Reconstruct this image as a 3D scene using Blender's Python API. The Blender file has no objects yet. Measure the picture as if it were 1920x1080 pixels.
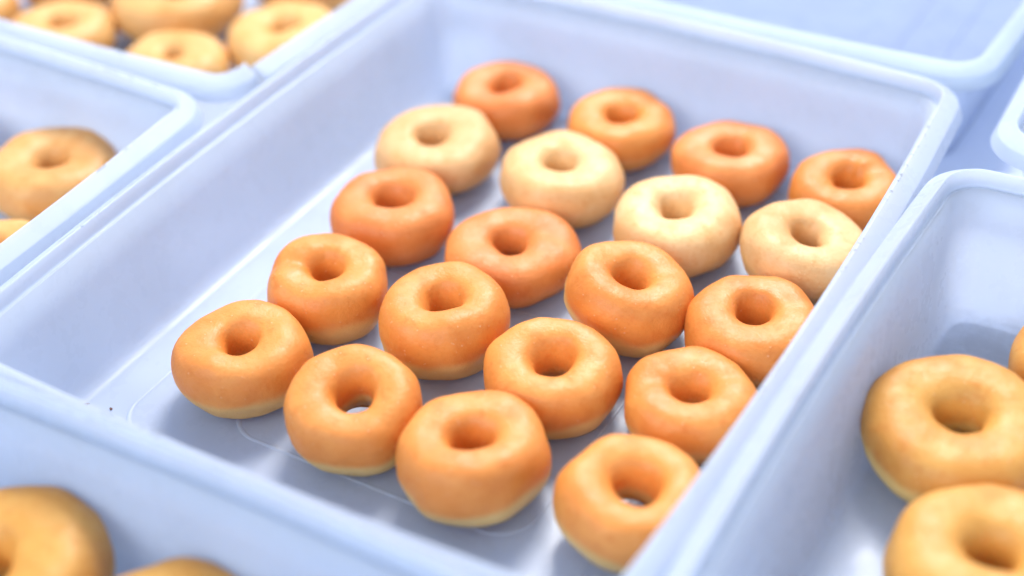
import bpy, bmesh, math, random
from mathutils import Vector, Matrix, noise

random.seed(7)
scene = bpy.context.scene
COL = scene.collection

# ------------------------------------------------------------------ camera
FW = Vector((-0.413665, 0.675284, -0.610633))
RT = Vector((0.866866, 0.497131, -0.037481))
UP = Vector((-0.278254, 0.544842, 0.791026))
CAM_POS = Vector((0.386636, -0.618664, 0.586433))
cam_data = bpy.data.cameras.new('camera')
cam = bpy.data.objects.new('camera', cam_data)
COL.objects.link(cam)
m3 = Matrix((RT, UP, -FW)).transposed()
cam.matrix_world = Matrix.Translation(CAM_POS) @ m3.to_4x4()
cam_data.sensor_width = 36.0
cam_data.lens = 53.81
cam_data.clip_start = 0.01
cam_data.clip_end = 50
cam_data.dof.use_dof = True
cam_data.dof.focus_distance = (Vector((0.03, -0.035, 0.035)) - CAM_POS).dot(FW)
cam_data.dof.aperture_fstop = 2.0
scene.camera = cam

# ------------------------------------------------------------------ world and lamps
world = bpy.data.worlds.new('World')
scene.world = world
world.use_nodes = True
bg = world.node_tree.nodes['Background']
bg.inputs['Color'].default_value = (0.75, 0.86, 1.0, 1)
bg.inputs['Strength'].default_value = 0.78


def area_lamp(name, loc, target, size, size_y, power, color):
    l = bpy.data.lights.new(name, 'AREA')
    l.shape = 'RECTANGLE'
    l.size = size
    l.size_y = size_y
    l.energy = power
    l.color = color
    o = bpy.data.objects.new(name, l)
    COL.objects.link(o)
    o.location = loc
    o.rotation_euler = (Vector(target) - Vector(loc)).to_track_quat('-Z', 'Y').to_euler()
    return o


area_lamp('ceiling_lamp', (-0.45, 1.55, 1.95), (0, 0, 0), 0.8, 0.8, 92, (1.0, 0.985, 0.975))
area_lamp('front_fill_lamp', (-0.5, -2.3, 1.5), (0, 0, 0), 2.4, 1.4, 58, (0.90, 0.95, 1.0))  # added soft fill from the camera side, brightens the tray walls

scene.render.engine = 'CYCLES'
scene.cycles.use_denoising = True
scene.cycles.use_adaptive_sampling = True
scene.cycles.adaptive_threshold = 0.04
scene.cycles.adaptive_min_samples = 16
scene.cycles.max_bounces = 8
scene.cycles.diffuse_bounces = 5
scene.cycles.transparent_max_bounces = 8
scene.cycles.caustics_reflective = False
scene.cycles.caustics_refractive = False
scene.view_settings.view_transform = 'Standard'
scene.view_settings.look = 'None'
scene.view_settings.gamma = 1.0
scene.view_settings.exposure = 0.06
scene.view_settings.use_curve_mapping = False


# ------------------------------------------------------------------ node helpers
class NT:
    def __init__(self, name):
        self.mat = bpy.data.materials.new(name)
        self.mat.use_nodes = True
        self.t = self.mat.node_tree
        self.t.nodes.clear()
        self.out = self.t.nodes.new('ShaderNodeOutputMaterial')

    def n(self, kind, props=None, **ins):
        nd = self.t.nodes.new(kind)
        for k, val in (props or {}).items():
            setattr(nd, k, val)
        for k, val in ins.items():
            key = int(k[1:]) if k[0] == 'i' and k[1:].isdigit() else k.replace('_', ' ')
            sock = nd.inputs[key]
            if isinstance(val, bpy.types.NodeSocket):
                self.t.links.new(val, sock)
            else:
                sock.default_value = val
        return nd

    def noise(self, vec, scale, detail=3.0, rough=0.5):
        return self.n('ShaderNodeTexNoise', Vector=vec, Scale=scale, Detail=detail, Roughness=rough).outputs['Fac']

    def ramp(self, fac, lo, hi, a=0.0, b=1.0):
        return self.n('ShaderNodeMapRange', {'interpolation_type': 'SMOOTHSTEP'}, i0=fac, i1=lo, i2=hi, i3=a, i4=b).outputs[0]

    def math(self, op, a, b=0.0):
        return self.n('ShaderNodeMath', {'operation': op}, i0=a, i1=b).outputs[0]

    def mix(self, fac, a, b):
        nd = self.t.nodes.new('ShaderNodeMix')
        nd.data_type = 'RGBA'
        for idx, val in ((0, fac), (6, a), (7, b)):
            if isinstance(val, bpy.types.NodeSocket):
                self.t.links.new(val, nd.inputs[idx])
            else:
                nd.inputs[idx].default_value = val if idx == 0 else (*val, 1.0)
        return nd.outputs[2]


# ------------------------------------------------------------------ materials
def plastic_material(name, tint=(0.80, 0.845, 0.925), scuff=0.0, stain=None, seed=0.0):
    k = NT(name)
    co = k.n('ShaderNodeTexCoord').outputs['Object']
    mp = k.n('ShaderNodeMapping', Vector=co)
    mp.inputs['Location'].default_value = (seed, seed * 0.7, seed * 0.3)
    v = mp.outputs[0]
    cloud = k.noise(v, 14.0, 2.0)
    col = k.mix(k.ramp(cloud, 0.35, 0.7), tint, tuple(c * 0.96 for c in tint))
    smudge = k.noise(v, 55.0, 3.0, 0.65)
    if stain:
        sx, sy, sr = stain
        flat = k.n('ShaderNodeVectorMath', {'operation': 'MULTIPLY'}, i0=co, i1=(1.0, 1.0, 9.0)).outputs['Vector']
        d = k.n('ShaderNodeVectorMath', {'operation': 'DISTANCE'}, i0=flat, i1=(sx, sy, 0.0)).outputs['Value']
        blot = k.math('MULTIPLY', k.ramp(d, sr, sr * 0.35), k.ramp(k.noise(v, 45.0, 4.0, 0.7), 0.25, 0.70))
        col = k.mix(k.math('MULTIPLY', blot, 0.24), col, (0.24, 0.24, 0.26))
    dots = k.n('ShaderNodeTexVoronoi', Vector=v, Scale=38.0)
    speck = k.math('MULTIPLY', k.ramp(dots.outputs['Distance'], 0.045, 0.02), k.ramp(k.noise(v, 12.0, 1.0), 0.55, 0.62))
    col = k.mix(k.math('MULTIPLY', speck, 0.55), col, (0.22, 0.19, 0.20))
    if scuff > 0:
        sep = k.n('ShaderNodeSeparateXYZ', Vector=co).outputs['Z']
        crest = k.ramp(sep, scuff - 0.0009, scuff - 0.0003)
        dash = k.ramp(k.noise(v, 210.0, 3.0, 0.6), 0.55, 0.60)
        where = k.ramp(k.noise(v, 9.0, 1.0), 0.53, 0.60)
        mask = k.math('MULTIPLY', k.math('MULTIPLY', crest, dash), where)
        col = k.mix(k.math('MULTIPLY', mask, 0.45), col, (0.10, 0.10, 0.13))
    rough = k.ramp(smudge, 0.3, 0.75, 0.22, 0.42)
    pri = k.n('ShaderNodeBsdfPrincipled', Base_Color=col, Roughness=rough, IOR=1.49)
    pri.inputs['Specular IOR Level'].default_value = 0.5
    trl = k.n('ShaderNodeBsdfTranslucent', Color=col)
    mix1 = k.n('ShaderNodeMixShader', i0=0.56, i1=pri.outputs[0], i2=trl.outputs[0])
    clear = k.n('ShaderNodeBsdfTransparent', Color=(0.93, 0.96, 1.0, 1))
    mix2 = k.n('ShaderNodeMixShader', i0=0.24, i1=mix1.outputs[0], i2=clear.outputs[0])
    k.t.links.new(mix2.outputs[0], k.out.inputs['Surface'])
    return k.mat


def donut_material(name, crust, band, band_amount, rich, seed):
    """Fried dough: browned crust above and below, a paler belt round the side."""
    k = NT(name)
    tc = k.n('ShaderNodeTexCoord')
    mp = k.n('ShaderNodeMapping', Vector=tc.outputs['Object'])
    mp.inputs['Location'].default_value = (seed * 3.1, seed * 1.7, seed * 2.3)
    v = mp.outputs[0]
    gen = k.n('ShaderNodeSeparateXYZ', Vector=tc.outputs['Generated'])
    big = k.noise(v, 38.0, 3.0, 0.55)
    mid = k.noise(v, 130.0, 4.0, 0.6)
    fine = k.noise(v, 700.0, 3.0, 0.6)
    light = tuple(min(0.95, c * s) for c, s in zip(crust, (1.07, 1.20, 1.45)))
    dark = tuple(c * s for c, s in zip(crust, (0.88, 0.68, 0.46)))
    col = k.mix(k.ramp(big, 0.34, 0.68), light, crust)
    col = k.mix(k.math('MULTIPLY', k.ramp(mid, 0.52, 0.75), rich), col, dark)
    patch = k.noise(v, 22.0, 2.0, 0.5)
    col = k.mix(k.math('MULTIPLY', k.ramp(patch, 0.52, 0.66), 0.45), col, dark)
    mott = k.noise(v, 360.0, 4.0, 0.65)
    col = k.mix(k.math('MULTIPLY', k.ramp(mott, 0.52, 0.72), 0.38), col, light)
    col = k.mix(k.math('MULTIPLY', k.ramp(mott, 0.46, 0.30), 0.30), col, dark)
    # pale proofing belt, wavering round the lower flank
    wob = k.math('MULTIPLY', k.math('SUBTRACT', k.noise(v, 30.0, 2.0), 0.5), 0.30)
    zz = k.math('ADD', gen.outputs['Z'], wob)
    up = k.ramp(zz, 0.03, 0.12)
    dn = k.ramp(zz, 0.56, 0.40)
    belt = k.math('MULTIPLY', k.math('MULTIPLY', up, dn), band_amount)
    col = k.mix(belt, col, band)
    # tiny blisters and pale flecks
    vor = k.n('ShaderNodeTexVoronoi', Vector=v, Scale=260.0).outputs['Distance']
    fleck = k.math('MULTIPLY', k.ramp(vor, 0.20, 0.10), k.ramp(mid, 0.50, 0.60))
    col = k.mix(k.math('MULTIPLY', fleck, 0.34), col, (0.90, 0.66, 0.40))
    vor2 = k.n('ShaderNodeTexVoronoi', Vector=v, Scale=85.0).outputs['Distance']
    spot = k.math('MULTIPLY', k.ramp(vor2, 0.12, 0.05), k.ramp(big, 0.52, 0.60))
    col = k.mix(k.math('MULTIPLY', spot, 0.40), col, dark)
    h = k.math('ADD', k.math('ADD', k.math('MULTIPLY', fine, 0.30), k.math('MULTIPLY', mott, 0.45)), k.math('ADD', k.math('MULTIPLY', mid, 0.7), k.math('MULTIPLY', fleck, 0.25)))
    bump = k.n('ShaderNodeBump', Strength=0.5, Distance=0.0014, Height=h).outputs[0]
    rough = k.ramp(mid, 0.3, 0.7, 0.42, 0.58)
    p = k.n('ShaderNodeBsdfPrincipled', Base_Color=col, Roughness=rough, Normal=bump)
    p.inputs['Specular IOR Level'].default_value = 0.45
    k.t.links.new(p.outputs[0], k.out.inputs['Surface'])
    return k.mat


def table_material():
    k = NT('table_laminate')
    co = k.n('ShaderNodeTexCoord').outputs['Object']
    col = k.mix(k.ramp(k.noise(co, 8.0, 4.0), 0.3, 0.7), (0.64, 0.70, 0.86), (0.58, 0.65, 0.82))
    bump = k.n('ShaderNodeBump', Strength=0.1, Distance=0.0005, Height=k.noise(co, 220.0, 3.0)).outputs[0]
    p = k.n('ShaderNodeBsdfPrincipled', Base_Color=col, Roughness=0.45, Normal=bump)
    k.t.links.new(p.outputs[0], k.out.inputs['Surface'])
    return k.mat


def crumb_material():
    k = NT('burnt_crumb')
    co = k.n('ShaderNodeTexCoord').outputs['Object']
    col = k.mix(k.noise(co, 800.0), (0.10, 0.035, 0.03), (0.20, 0.09, 0.06))
    p = k.n('ShaderNodeBsdfPrincipled', Base_Color=col, Roughness=0.7)
    k.t.links.new(p.outputs[0], k.out.inputs['Surface'])
    return k.mat


# ------------------------------------------------------------------ object helpers
def link_mesh(name, verts, faces, mat, parent=None, smooth=True):
    me = bpy.data.meshes.new(name)
    me.from_pydata([tuple(v) for v in verts], [], faces)
    me.update()
    bm = bmesh.new()
    bm.from_mesh(me)
    bmesh.ops.recalc_face_normals(bm, faces=bm.faces)
    bm.to_mesh(me)
    bm.free()
    if smooth:
        me.polygons.foreach_set('use_smooth', [True] * len(me.polygons))
    me.materials.append(mat)
    o = bpy.data.objects.new(name, me)
    COL.objects.link(o)
    if parent:
        o.parent = parent
    return o


def tag(o, label, cat, group=None, kind=None):
    if label:
        o['label'] = label
    if cat:
        o['category'] = cat
    if group:
        o['group'] = group
    if kind:
        o['kind'] = kind
    return o


# ------------------------------------------------------------------ the table
TABLE_Z = -0.010


def build_table():
    x0, x1, y0, y1 = -0.95, 0.95, -0.95, 1.05
    bm = bmesh.new()
    bmesh.ops.create_cube(bm, size=1.0)
    for v in bm.verts:
        v.co.x = x0 if v.co.x < 0 else x1
        v.co.y = y0 if v.co.y < 0 else y1
        v.co.z = TABLE_Z if v.co.z > 0 else TABLE_Z - 0.03
    bmesh.ops.bevel(bm, geom=bm.edges[:], offset=0.004, segments=2, affect='EDGES')
    me = bpy.data.meshes.new('table_top')
    bm.to_mesh(me)
    bm.free()
    me.materials.append(table_material())
    o = bpy.data.objects.new('table_top', me)
    COL.objects.link(o)
    o['kind'] = 'structure'


build_table()

# ------------------------------------------------------------------ trays
HL, HW, RC = 0.2425, 0.1945, 0.018       # half length (y), half width (x) and corner radius of the opening


def outline(off, bow_l, bow_w, bow_k, hl=HL, hw=HW, rc=RC, nside=28, ncor=10):
    """Bowed rounded rectangle, offset outwards by off."""
    a, b, r = hw + off, hl + off, max(rc + (off if off > 0 else off * 0.3), 0.006)
    pts = []
    for ci, (sx, sy, a0) in enumerate(((1, 1, 0), (-1, 1, 90), (-1, -1, 180), (1, -1, 270))):
        cx_, cy_ = sx * (a - r), sy * (b - r)
        for i in range(ncor + 1):
            t = math.radians(a0 + 90 * i / ncor)
            pts.append((cx_ + r * math.cos(t), cy_ + r * math.sin(t)))
        nx = ((-1, 1), (-1, -1), (1, -1), (1, 1))[ci]
        n_cx, n_cy = nx[0] * (a - r), nx[1] * (b - r)
        t1 = math.radians(a0 + 90)
        p0, p1 = pts[-1], (n_cx + r * math.cos(t1), n_cy + r * math.sin(t1))
        for i in range(1, nside):
            f = i / nside
            pts.append((p0[0] + (p1[0] - p0[0]) * f, p0[1] + (p1[1] - p0[1]) * f))
    out = []
    for x, y in pts:
        fx = 1 - min(1, abs(y) / hl) ** 2
        fy = 1 - min(1, abs(x) / hw) ** 2
        out.append((x + bow_k * bow_l * fx * x / hw, y + bow_k * bow_w * fy * y / hl))
    return out


def sweep(rings, closed_profile):
    n = len(rings[0])
    verts = [p for r in rings for p in r]
    faces = []
    m = len(rings)
    for i in range(m if closed_profile else m - 1):
        j = (i + 1) % m
        for q in range(n):
            w = (q + 1) % n
            faces.append((i * n + q, i * n + w, j * n + w, j * n + q))
    return verts, faces


def ring(off, z, H, bl, bw):
    k = 0.35 + 0.65 * max(0.0, min(1.0, z / H))
    return [(x, y, z) for x, y in outline(off, bl, bw, k)]


# rim section (outward offset, height below the crest): ledge, upright collar, crest, sloping flange, skirt
RIM_PROFILE = ((-0.0041, -0.0106), (-0.0016, -0.0101), (-0.0008, -0.0098), (-0.0005, -0.0090), (0.0000, -0.0012), (0.0001, -0.0005), (0.0004, -0.0001),
               (0.0009, 0.0000), (0.0014, -0.0002), (0.0019, -0.0006), (0.0040, -0.0020), (0.0104, -0.0060), (0.0110, -0.0064), (0.0113, -0.0068),
               (0.0115, -0.0075), (0.0142, -0.0142), (0.0144, -0.0148), (0.0140, -0.0150), (0.0131, -0.0149), (0.0106, -0.0086),
               (0.0092, -0.0072), (0.0030, -0.0036), (0.0018, -0.0040), (0.0010, -0.0108), (-0.0016, -0.0118))


def build_rim(H, bl, bw, mat, parent, crack=None):
    if crack is None:
        rings = [ring(o, H + z, H, bl, bw) for o, z in RIM_PROFILE]
        vs, fs = sweep(rings, True)
        return link_mesh('rim', vs, fs, mat, parent)
    # broken rim: the strip is open at the crack and the corner end springs up
    def fine(off, z):
        k = 0.35 + 0.65 * max(0.0, min(1.0, z / H))
        return [(x, y, z) for x, y in outline(off, bl, bw, k, nside=110, ncor=14)]
    rings = [fine(o, H + z) for o, z in RIM_PROFILE]
    n, m = len(rings[0]), len(rings)
    start = min(range(n), key=lambda i: (rings[0][i][0] - crack[0]) ** 2 + (rings[0][i][1] - crack[1]) ** 2)
    order = [(start + 1 + i) % n for i in range(n)]
    verts, faces = [], []
    N = len(order)
    for idx, q in enumerate(order):
        back = N - 1 - idx
        for i, r in enumerate(rings):
            x, y, z = r[q]
            up = max(0.0, 1 - back / 14.0) ** 1.6
            x -= up * 0.0035
            if back < 1 or idx < 1:
                x += random.uniform(-.0007, .0007)
                y += random.uniform(-.0010, .0010)
            verts.append((x, y, z + up * 0.0035))
    for q in range(N - 1):
        for i in range(m):
            j = (i + 1) % m
            faces.append((q * m + i, q * m + j, (q + 1) * m + j, (q + 1) * m + i))
    faces.append(tuple(range(m)))
    faces.append(tuple((N - 1) * m + i for i in reversed(range(m))))
    return link_mesh('rim', verts, faces, mat, parent)


def ridge_loop(name, hx, hy, rc, mat, parent, w=0.0016, h=0.0008, cx=0.0):
    prof = ((w, -0.0004), (w * 0.55, h * 0.8), (0, h), (-w * 0.55, h * 0.8), (-w, -0.0004))
    rings = []
    for o, z in prof:
        rings.append([(x + cx, y, z) for x, y in outline(o, 0.0, 0.0, 0.0, hl=hy, hw=hx, rc=rc, nside=6, ncor=8)])
    vs, fs = sweep(rings, False)
    return link_mesh(name, vs, fs, mat, parent)


def build_tray(label, cx_, cy_, H=0.082, bl=0.0077, bw=0.006, seed=0.0, crack=None, stain=None, draft=1.0, tint=(0.80, 0.845, 0.925), rim_tint=None):
    root = bpy.data.objects.new('plastic_tray', None)
    COL.objects.link(root)
    root.empty_display_size = 0.05
    root.location = (cx_, cy_, 0)
    tag(root, label, 'tray', 'plastic trays set side by side')
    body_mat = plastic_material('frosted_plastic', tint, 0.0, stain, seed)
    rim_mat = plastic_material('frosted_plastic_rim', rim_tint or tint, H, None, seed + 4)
    inner = [(-0.0360, 0.0000), (-0.0275, 0.0002), (-0.0225, 0.0014), (-0.0195, 0.0044), (-0.0182, 0.0095),
             (-0.0140, 0.30 * H), (-0.0085, 0.65 * H), (-0.0040, H - 0.0102)]
    outer = [(-0.0018, H - 0.0102), (-0.0063, 0.65 * H), (-0.0118, 0.30 * H), (-0.0160, 0.0085), (-0.0172, 0.0010),
             (-0.0182, -0.0080), (-0.0197, -0.0098), (-0.0232, -0.0098), (-0.0247, -0.0080), (-0.0262, -0.0022), (-0.0360, -0.0022)]
    pivot = -0.0040                                  # walls lean out from the base up to the ledge
    rings = [ring(pivot + (o - pivot) * draft if o < -0.005 and o > -0.03 else o, z, H, bl, bw) for o, z in inner + outer]
    vs, fs = sweep(rings, True)
    n = len(rings[0])
    fs = fs[:-n]                                     # no inner collar: closed by the two floor faces below
    fs.append(tuple(range(n)))
    last = (len(rings) - 1) * n
    fs.append(tuple(last + i for i in reversed(range(n))))
    link_mesh('body', vs, fs, body_mat, root)
    build_rim(H, bl, bw, rim_mat, root, crack)
    ridge_loop('floor_ridge', 0.1440, 0.1920, 0.020, body_mat, root)
    ridge_loop('floor_ridge', 0.0960, 0.1655, 0.022, body_mat, root, cx=0.010)
    # straight rib across the middle of the floor
    w, h, L = 0.0015, 0.0010, 0.0940
    vs, fs = [], []
    for x in (-L, L):
        for o, z in ((-w, -0.0004), (-w * 0.5, h * 0.85), (w * 0.5, h * 0.85), (w, -0.0004)):
            vs.append((x + 0.010, 0.0033 + o, z))
    fs = [(0, 1, 5, 4), (1, 2, 6, 5), (2, 3, 7, 6), (0, 3, 2, 1), (4, 5, 6, 7)]
    link_mesh('floor_rib', vs, fs, body_mat, root, smooth=False)
    return root


build_tray('shallow frosted tray in the centre holding twenty small donuts', -0.0067, 0.0085, seed=1.3)
build_tray('frosted tray at the left edge holding a few pale donuts, unbroken rim', -0.4397, -0.2225, seed=5.1)
build_tray('frosted tray in the top left corner with a cracked rim corner', -0.4412, 0.3085, H=0.072, seed=9.4,
           crack=(HW, -HL + 0.018))
build_tray('frosted tray at the right with large golden donuts and a grey stained floor corner', 0.4187, -0.0965, H=0.093, seed=12.2,
           stain=(-0.140, 0.200, 0.075), draft=0.62)
build_tray('frosted tray cut off by the right edge, behind the large golden donuts', 0.4335, 0.4530, bl=0.003, bw=0.003, seed=17.9)
build_tray('empty frosted tray behind the central tray', -0.0035, 0.5415, H=0.072, seed=21.0, draft=0.35, tint=(0.54, 0.61, 0.75), rim_tint=(0.80, 0.86, 0.925))  # body darker than rim: shade of the interior put into the tint
build_tray('blurred frosted tray in front of the central tray, bottom left', 0.0, -0.5050, H=0.094, seed=26.5, draft=0.6, tint=(0.70, 0.765, 0.87))  # darker tint carries the shade over this near tray

# ------------------------------------------------------------------ donuts
CRUST = {
    'orange': ((0.69, 0.233, 0.043), (0.76, 0.50, 0.190)),
    'deep': ((0.66, 0.200, 0.043), (0.68, 0.30, 0.090)),
    'amber': ((0.62, 0.200, 0.034), (0.72, 0.40, 0.125)),
    'cream': ((0.71, 0.400, 0.160), (0.74, 0.44, 0.165)),
    'tan': ((0.70, 0.365, 0.115), (0.72, 0.48, 0.195)),
    'gold': ((0.60, 0.265, 0.050), (0.74, 0.51, 0.180)),
}


def donut_mesh(D, h, rh, seed, lumps, squash):
    NP, NTH = 84, 44
    R = D / 2
    rng = random.Random(int(seed * 977))
    lumps = tuple(lumps) + tuple((rng.uniform(0, 360), rng.uniform(12, 34), rng.uniform(-0.035, 0.03)) for _ in range(3))
    rh *= 0.82
    a, Rc, b = (1 - rh) / 2 * R, (1 + rh) / 2 * R, h / 2
    verts, faces = [], []
    for i in range(NP):
        ph = 2 * math.pi * i / NP
        cp, sp = math.cos(ph), math.sin(ph)
        base = 1 + 0.022 * math.sin(2 * ph + seed) + 0.012 * math.sin(3 * ph + seed * 2.3) + 0.007 * math.sin(5 * ph + seed * 1.1)
        hole_w = 1 + 0.07 * math.sin(2 * ph + seed * 3.7) + 0.05 * math.sin(3 * ph + seed * 5.1)
        high = 1 + 0.035 * math.sin(ph + seed * 1.9) + 0.02 * math.sin(3 * ph + seed)
        bump = 0.0
        for la, lw, ls in lumps:
            d = (ph - math.radians(la) + math.pi) % (2 * math.pi) - math.pi
            bump += ls * math.exp(-(d / math.radians(lw)) ** 2)
        for j in range(NTH):
            th = 2 * math.pi * j / NTH
            c, s = math.cos(th), math.sin(th)
            ec = (0.84 if c > 0 else 0.62) if s > 0 else 0.96
            ce = math.copysign(abs(c) ** ec, c)
            se = math.copysign(abs(s) ** ec, s)
            if c >= 0:
                r = Rc + a * ce * (1 + (base - 1) * 2.2 + bump * 1.8)
            else:
                r = Rc + a * ce * (1 - (hole_w - 1) * 0.6)
            if s < 0 and c > -0.3:                     # the flank draws in towards the base
                r -= 0.075 * R * (-s) ** 1.6
            if c > 0:                                  # faint belt crease under the widest line
                r -= 0.010 * R * math.exp(-((s + 0.42) / 0.10) ** 2) * c
            z = b + b * se * (high if s > 0 else 1.0) * (1 + (bump * 1.2 if s > 0 else 0))
            if s > 0 and c < 0:                        # soft funnel into the hole
                r += 0.02 * R * s * (-c)
            p = Vector((r * cp, r * sp, z))
            nn = noise.noise(p * 42 + Vector((seed * 7, seed, 0))) * 0.0022 + noise.noise(p * 110 + Vector((0, seed * 5, 3))) * 0.0005
            dirv = Vector((c * cp, c * sp, s))
            p += dirv * nn
            tuck = max(0.0, -c)                        # the hole sits a little off centre
            p.x += tuck * 0.035 * R * math.sin(seed * 2.9)
            p.y += tuck * 0.035 * R * math.cos(seed * 4.3)
            verts.append(Vector((p.x * squash, p.y / squash, p.z)))
        for j in range(NTH):
            i2, j2 = (i + 1) % NP, (j + 1) % NTH
            faces.append((i * NTH + j, i2 * NTH + j, i2 * NTH + j2, i * NTH + j2))
    return verts, faces


def build_donut(label, x, y, D, h, kind, group, rh=0.29, band=0.85, lean=(0, 0, 0), lumps=(), seed=1.0, tone=1.0, base_z=0.0):
    vs, fs = donut_mesh(D, h, rh, seed, lumps, 1 + 0.012 * math.sin(seed * 4.4))
    crust, belt = CRUST[kind]
    crust = tuple(min(0.95, c * tone ** p) for c, p in zip(crust, (0.5, 1.0, 1.4)))
    mat = donut_material('fried_dough_' + kind, crust, belt, band, 0.55, seed)
    rot = Matrix.Identity(3)
    if lean[2]:
        flat_r = Vector((RT.x, RT.y, 0)).normalized()
        flat_a = Vector((FW.x, FW.y, 0)).normalized()
        d = (flat_r * lean[0] + flat_a * lean[1]).normalized()
        rot = Matrix.Rotation(math.radians(lean[2]), 3, Vector((0, 0, 1)).cross(d))
    low = min((rot @ v).z for v in vs)
    o = link_mesh('donut', vs, fs, mat)
    o.rotation_euler = rot.to_euler()
    o.location = (x, y, base_z - low - 0.0002)
    tag(o, label, 'donut', group)
    return o


MAIN = 'small donuts in the central tray'
ORD = ('first', 'second', 'third', 'fourth')
# label, x, y, diameter, height, crust, options
DONUTS = (
    ('orange donut nearest the left front of the central tray, leftmost of the front row', -0.0993, -0.1236, 0.0785, 0.0415, 'orange', MAIN, dict(band=.7, lean=(0, -1, 2))),
    ('orange donut second from left in the front row, white floor showing through its hole', -0.0175, -0.1290, 0.0765, 0.0405, 'orange', MAIN, dict(band=1.0, rh=.32, lean=(-.2, -1, 10), lumps=((150, 22, -.05),))),
    ('plump smooth orange donut with pale base, third from left in the front row', 0.0609, -0.1338, 0.0810, 0.0445, 'orange', MAIN, dict(band=1.0, rh=.28)),
    ('orange donut with pale flank, rightmost of the front row, cut by the right rim', 0.1450, -0.1222, 0.0772, 0.0390, 'orange', MAIN, dict(band=1.0, rh=.32, lean=(.6, -.8, 8), lumps=((170, 25, -.06),), tone=1.12)),
    ('orange donut with a dented left shoulder, leftmost of the second row from the front', -0.0944, -0.0469, 0.0755, 0.0430, 'orange', MAIN, dict(band=.6, lumps=((200, 18, -.09), (150, 18, .05)), lean=(0, -1, 2))),
    ('round orange donut in the second row, second from left, behind the white floored hole', -0.0130, -0.0440, 0.0780, 0.0455, 'orange', MAIN, dict(band=.8)),
    ('orange donut in the second row with a tiny pale crumb, third from left', 0.0652, -0.0546, 0.0768, 0.0395, 'orange', MAIN, dict(band=.6, rh=.31, lean=(-.3, -1, 6), tone=1.05)),
    ('notched orange donut against the right rim, rightmost of the second row', 0.1430, -0.0400, 0.0765, 0.0370, 'orange', MAIN, dict(band=.5, lumps=((165, 16, .06), (200, 16, -.08)))),
    ('deep orange donut leftmost in the middle row of the central tray', -0.1035, 0.0385, 0.0815, 0.0370, 'deep', MAIN, dict(band=.2, rh=.33)),
    ('flat wide deep orange donut in the middle row, second from left', -0.0156, 0.0395, 0.0850, 0.0310, 'deep', MAIN, dict(band=.3, rh=.29, lumps=((130, 22, -.09), (80, 20, .03)), lean=(0, -1, 2))),
    ('shiny orange donut leaning right in the middle row, pale left flank', 0.0690, 0.0245, 0.0765, 0.0440, 'orange', MAIN, dict(band=1.0, lean=(.9, -.35, 10), rh=.27)),
    ('bright orange donut rightmost in the middle row, half behind the right rim', 0.1480, 0.0345, 0.0795, 0.0375, 'orange', MAIN, dict(band=.4, rh=.29, tone=.92)),
    ('pale cream donut leftmost in the fourth row, next to the left wall', -0.1190, 0.1190, 0.0850, 0.0360, 'cream', MAIN, dict(band=.7, lean=(-.6, -.5, 5), tone=.88, rh=.25)),
    ('pale cream donut second from left in the fourth row', -0.0260, 0.1250, 0.0835, 0.0370, 'cream', MAIN, dict(band=.6, rh=.25, lean=(-.2, -1, 2))),
    ('palest cream donut third from left in the fourth row', 0.0655, 0.1090, 0.0820, 0.0385, 'cream', MAIN, dict(band=.6, rh=.24, tone=1.05)),
    ('pale cream donut leaning by the right rim, rightmost of the fourth row', 0.1445, 0.1180, 0.0790, 0.0385, 'cream', MAIN, dict(band=.9, lean=(.9, -.5, 9), rh=.26, tone=.95)),
    ('reddish orange donut in the back row at the far left, farthest from the camera', -0.1115, 0.1990, 0.0760, 0.0350, 'deep', MAIN, dict(band=.2, rh=.30)),
    ('orange donut second from left in the back row, behind two cream donuts', -0.0196, 0.2005, 0.0775, 0.0340, 'orange', MAIN, dict(band=.3, lumps=((95, 16, .07), (60, 18, -.05)), rh=.29)),
    ('brownish orange donut third from left in the back row', 0.0649, 0.1955, 0.0785, 0.0330, 'deep', MAIN, dict(band=.3, rh=.29, tone=1.05)),
    ('lumpy orange donut at the back right corner, cut by the right rim', 0.1455, 0.1935, 0.0735, 0.0345, 'amber', MAIN, dict(band=.3, rh=.27, lumps=((75, 14, .10), (40, 16, -.06)), lean=(.3, -1, 3))),
)
LEFT = 'donuts in the left tray'
TOPL = 'donuts in the cracked top left tray'
FRNT = 'blurred donuts in the front tray'
RGHT = 'large golden donuts in the right tray'
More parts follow.
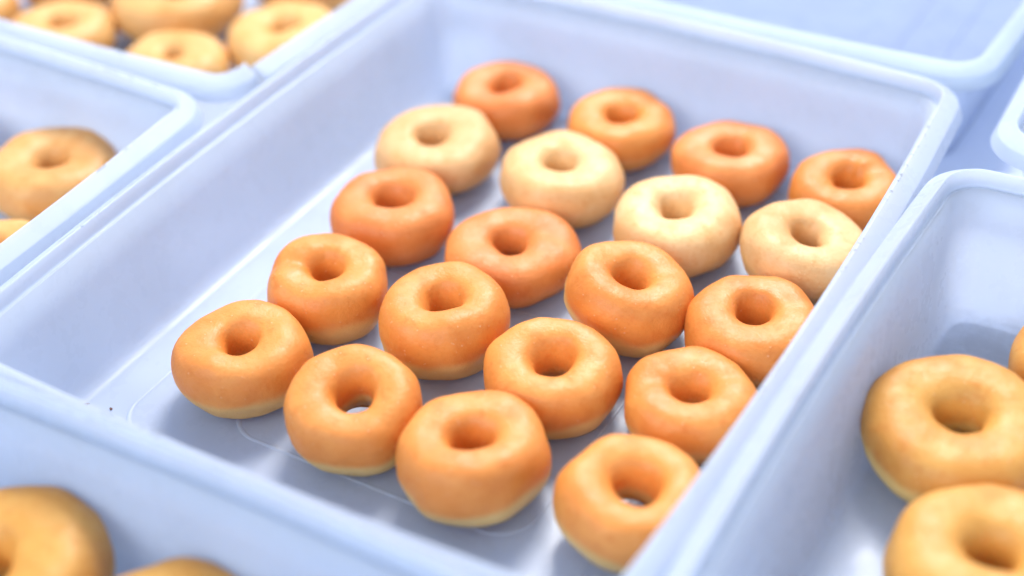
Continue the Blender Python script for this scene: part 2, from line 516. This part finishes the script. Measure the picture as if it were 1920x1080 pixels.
DONUTS += (
    ('tan donut in the left tray with its whole hole visible', -0.3375, -0.0272, 0.0910, 0.0380, 'tan', LEFT, dict(band=.3, rh=.28, tone=.86)),
    ('tan donut at the left edge, only its top showing above the left rim', -0.3040, -0.1230, 0.0800, 0.0350, 'tan', LEFT, dict(band=.3, tone=.95)),
    ('sliver of a browned donut at the left edge below the back rim', -0.4330, -0.0430, 0.0800, 0.0380, 'amber', LEFT, dict(band=.3)),
    ('tan donut in the cracked tray, leftmost of those beside its front rim', -0.4690, 0.1228, 0.0840, 0.0390, 'tan', TOPL, dict(band=.3, tone=.95, rh=.25)),
    ('wide tan donut at the top of the cracked tray, between its neighbours', -0.4180, 0.2030, 0.1040, 0.0400, 'tan', TOPL, dict(band=.3, rh=.28, tone=.88, base_z=.004)),
    ('tan donut low in the cracked tray, half hidden by its front rim', -0.3562, 0.1240, 0.0830, 0.0380, 'tan', TOPL, dict(band=.3, rh=.2, tone=.95)),
    ('tan donut in the cracked tray against its right rim', -0.3020, 0.1900, 0.0920, 0.0430, 'tan', TOPL, dict(band=.4, rh=.25)),
    ('tan donut cut by the top edge, left of the wide tan donut', -0.5330, 0.2050, 0.0870, 0.0400, 'tan', TOPL, dict(band=.3, tone=.85)),
    ('tan donut cut by the top edge, right of the wide tan donut', -0.3500, 0.2900, 0.0920, 0.0440, 'tan', TOPL, dict(band=.3, tone=.85)),
    ('tan donut in the very top left corner of the picture', -0.5700, 0.1180, 0.0860, 0.0400, 'tan', TOPL, dict(band=.3)),
    ('large blurred golden donut in the bottom left corner', -0.0915, -0.3195, 0.1070, 0.0540, 'gold', FRNT, dict(band=1.0, rh=.27, lean=(-.6, -.3, 4))),
    ('blurred golden donut top at the bottom edge, right of the large golden one', 0.0080, -0.3125, 0.0980, 0.0510, 'gold', FRNT, dict(band=.5, lumps=((110, 25, .06), (75, 14, -.06)), tone=1.1)),
    ('large golden donut with a pale belt beside the right tray wall', 0.2775, 0.0000, 0.1010, 0.0440, 'gold', RGHT, dict(band=1.2, rh=.27, lean=(.3, -1, 3))),
    ('large golden donut in the bottom right corner, in front of the belted one', 0.3200, -0.0900, 0.1000, 0.0480, 'gold', RGHT, dict(band=.6, rh=.26, tone=1.05)),
    ('golden donut peeking in at the right edge above the belted one', 0.3330, 0.0820, 0.0940, 0.0440, 'gold', RGHT, dict(band=.4)),
)
for i, (label, x, y, D, h, kind, group, opt) in enumerate(DONUTS):
    build_donut(label, x, y, D, h, kind, group, seed=1.0 + i * 0.618 * 3.3, **opt)


# ------------------------------------------------------------------ crumbs on the central tray floor
def build_crumb(label, x, y, z, s, seed):
    bm = bmesh.new()
    bmesh.ops.create_icosphere(bm, subdivisions=2, radius=s)
    for v in bm.verts:
        v.co *= 1 + 0.5 * noise.noise(v.co * (2.0 / s) + Vector((seed, 0, 0)))
        v.co.z *= 0.6
        v.co.x *= 1.5
    me = bpy.data.meshes.new('crumb')
    bm.to_mesh(me)
    bm.free()
    me.materials.append(CRUMB)
    o = bpy.data.objects.new('crumb', me)
    COL.objects.link(o)
    o.location = (x, y, z + s * 0.45)
    o.rotation_euler = (0, 0, seed)
    tag(o, label, 'crumb', 'crumbs on the central tray floor')


CRUMB = crumb_material()
build_crumb('dark crumb by the left wall just above the front rim', -0.1745, -0.1795, 0.0010, 0.0011, 1.0)
build_crumb('smaller dark crumb on the floor between wall and floor ridge', -0.1600, -0.1752, 0.0002, 0.0008, 2.4)
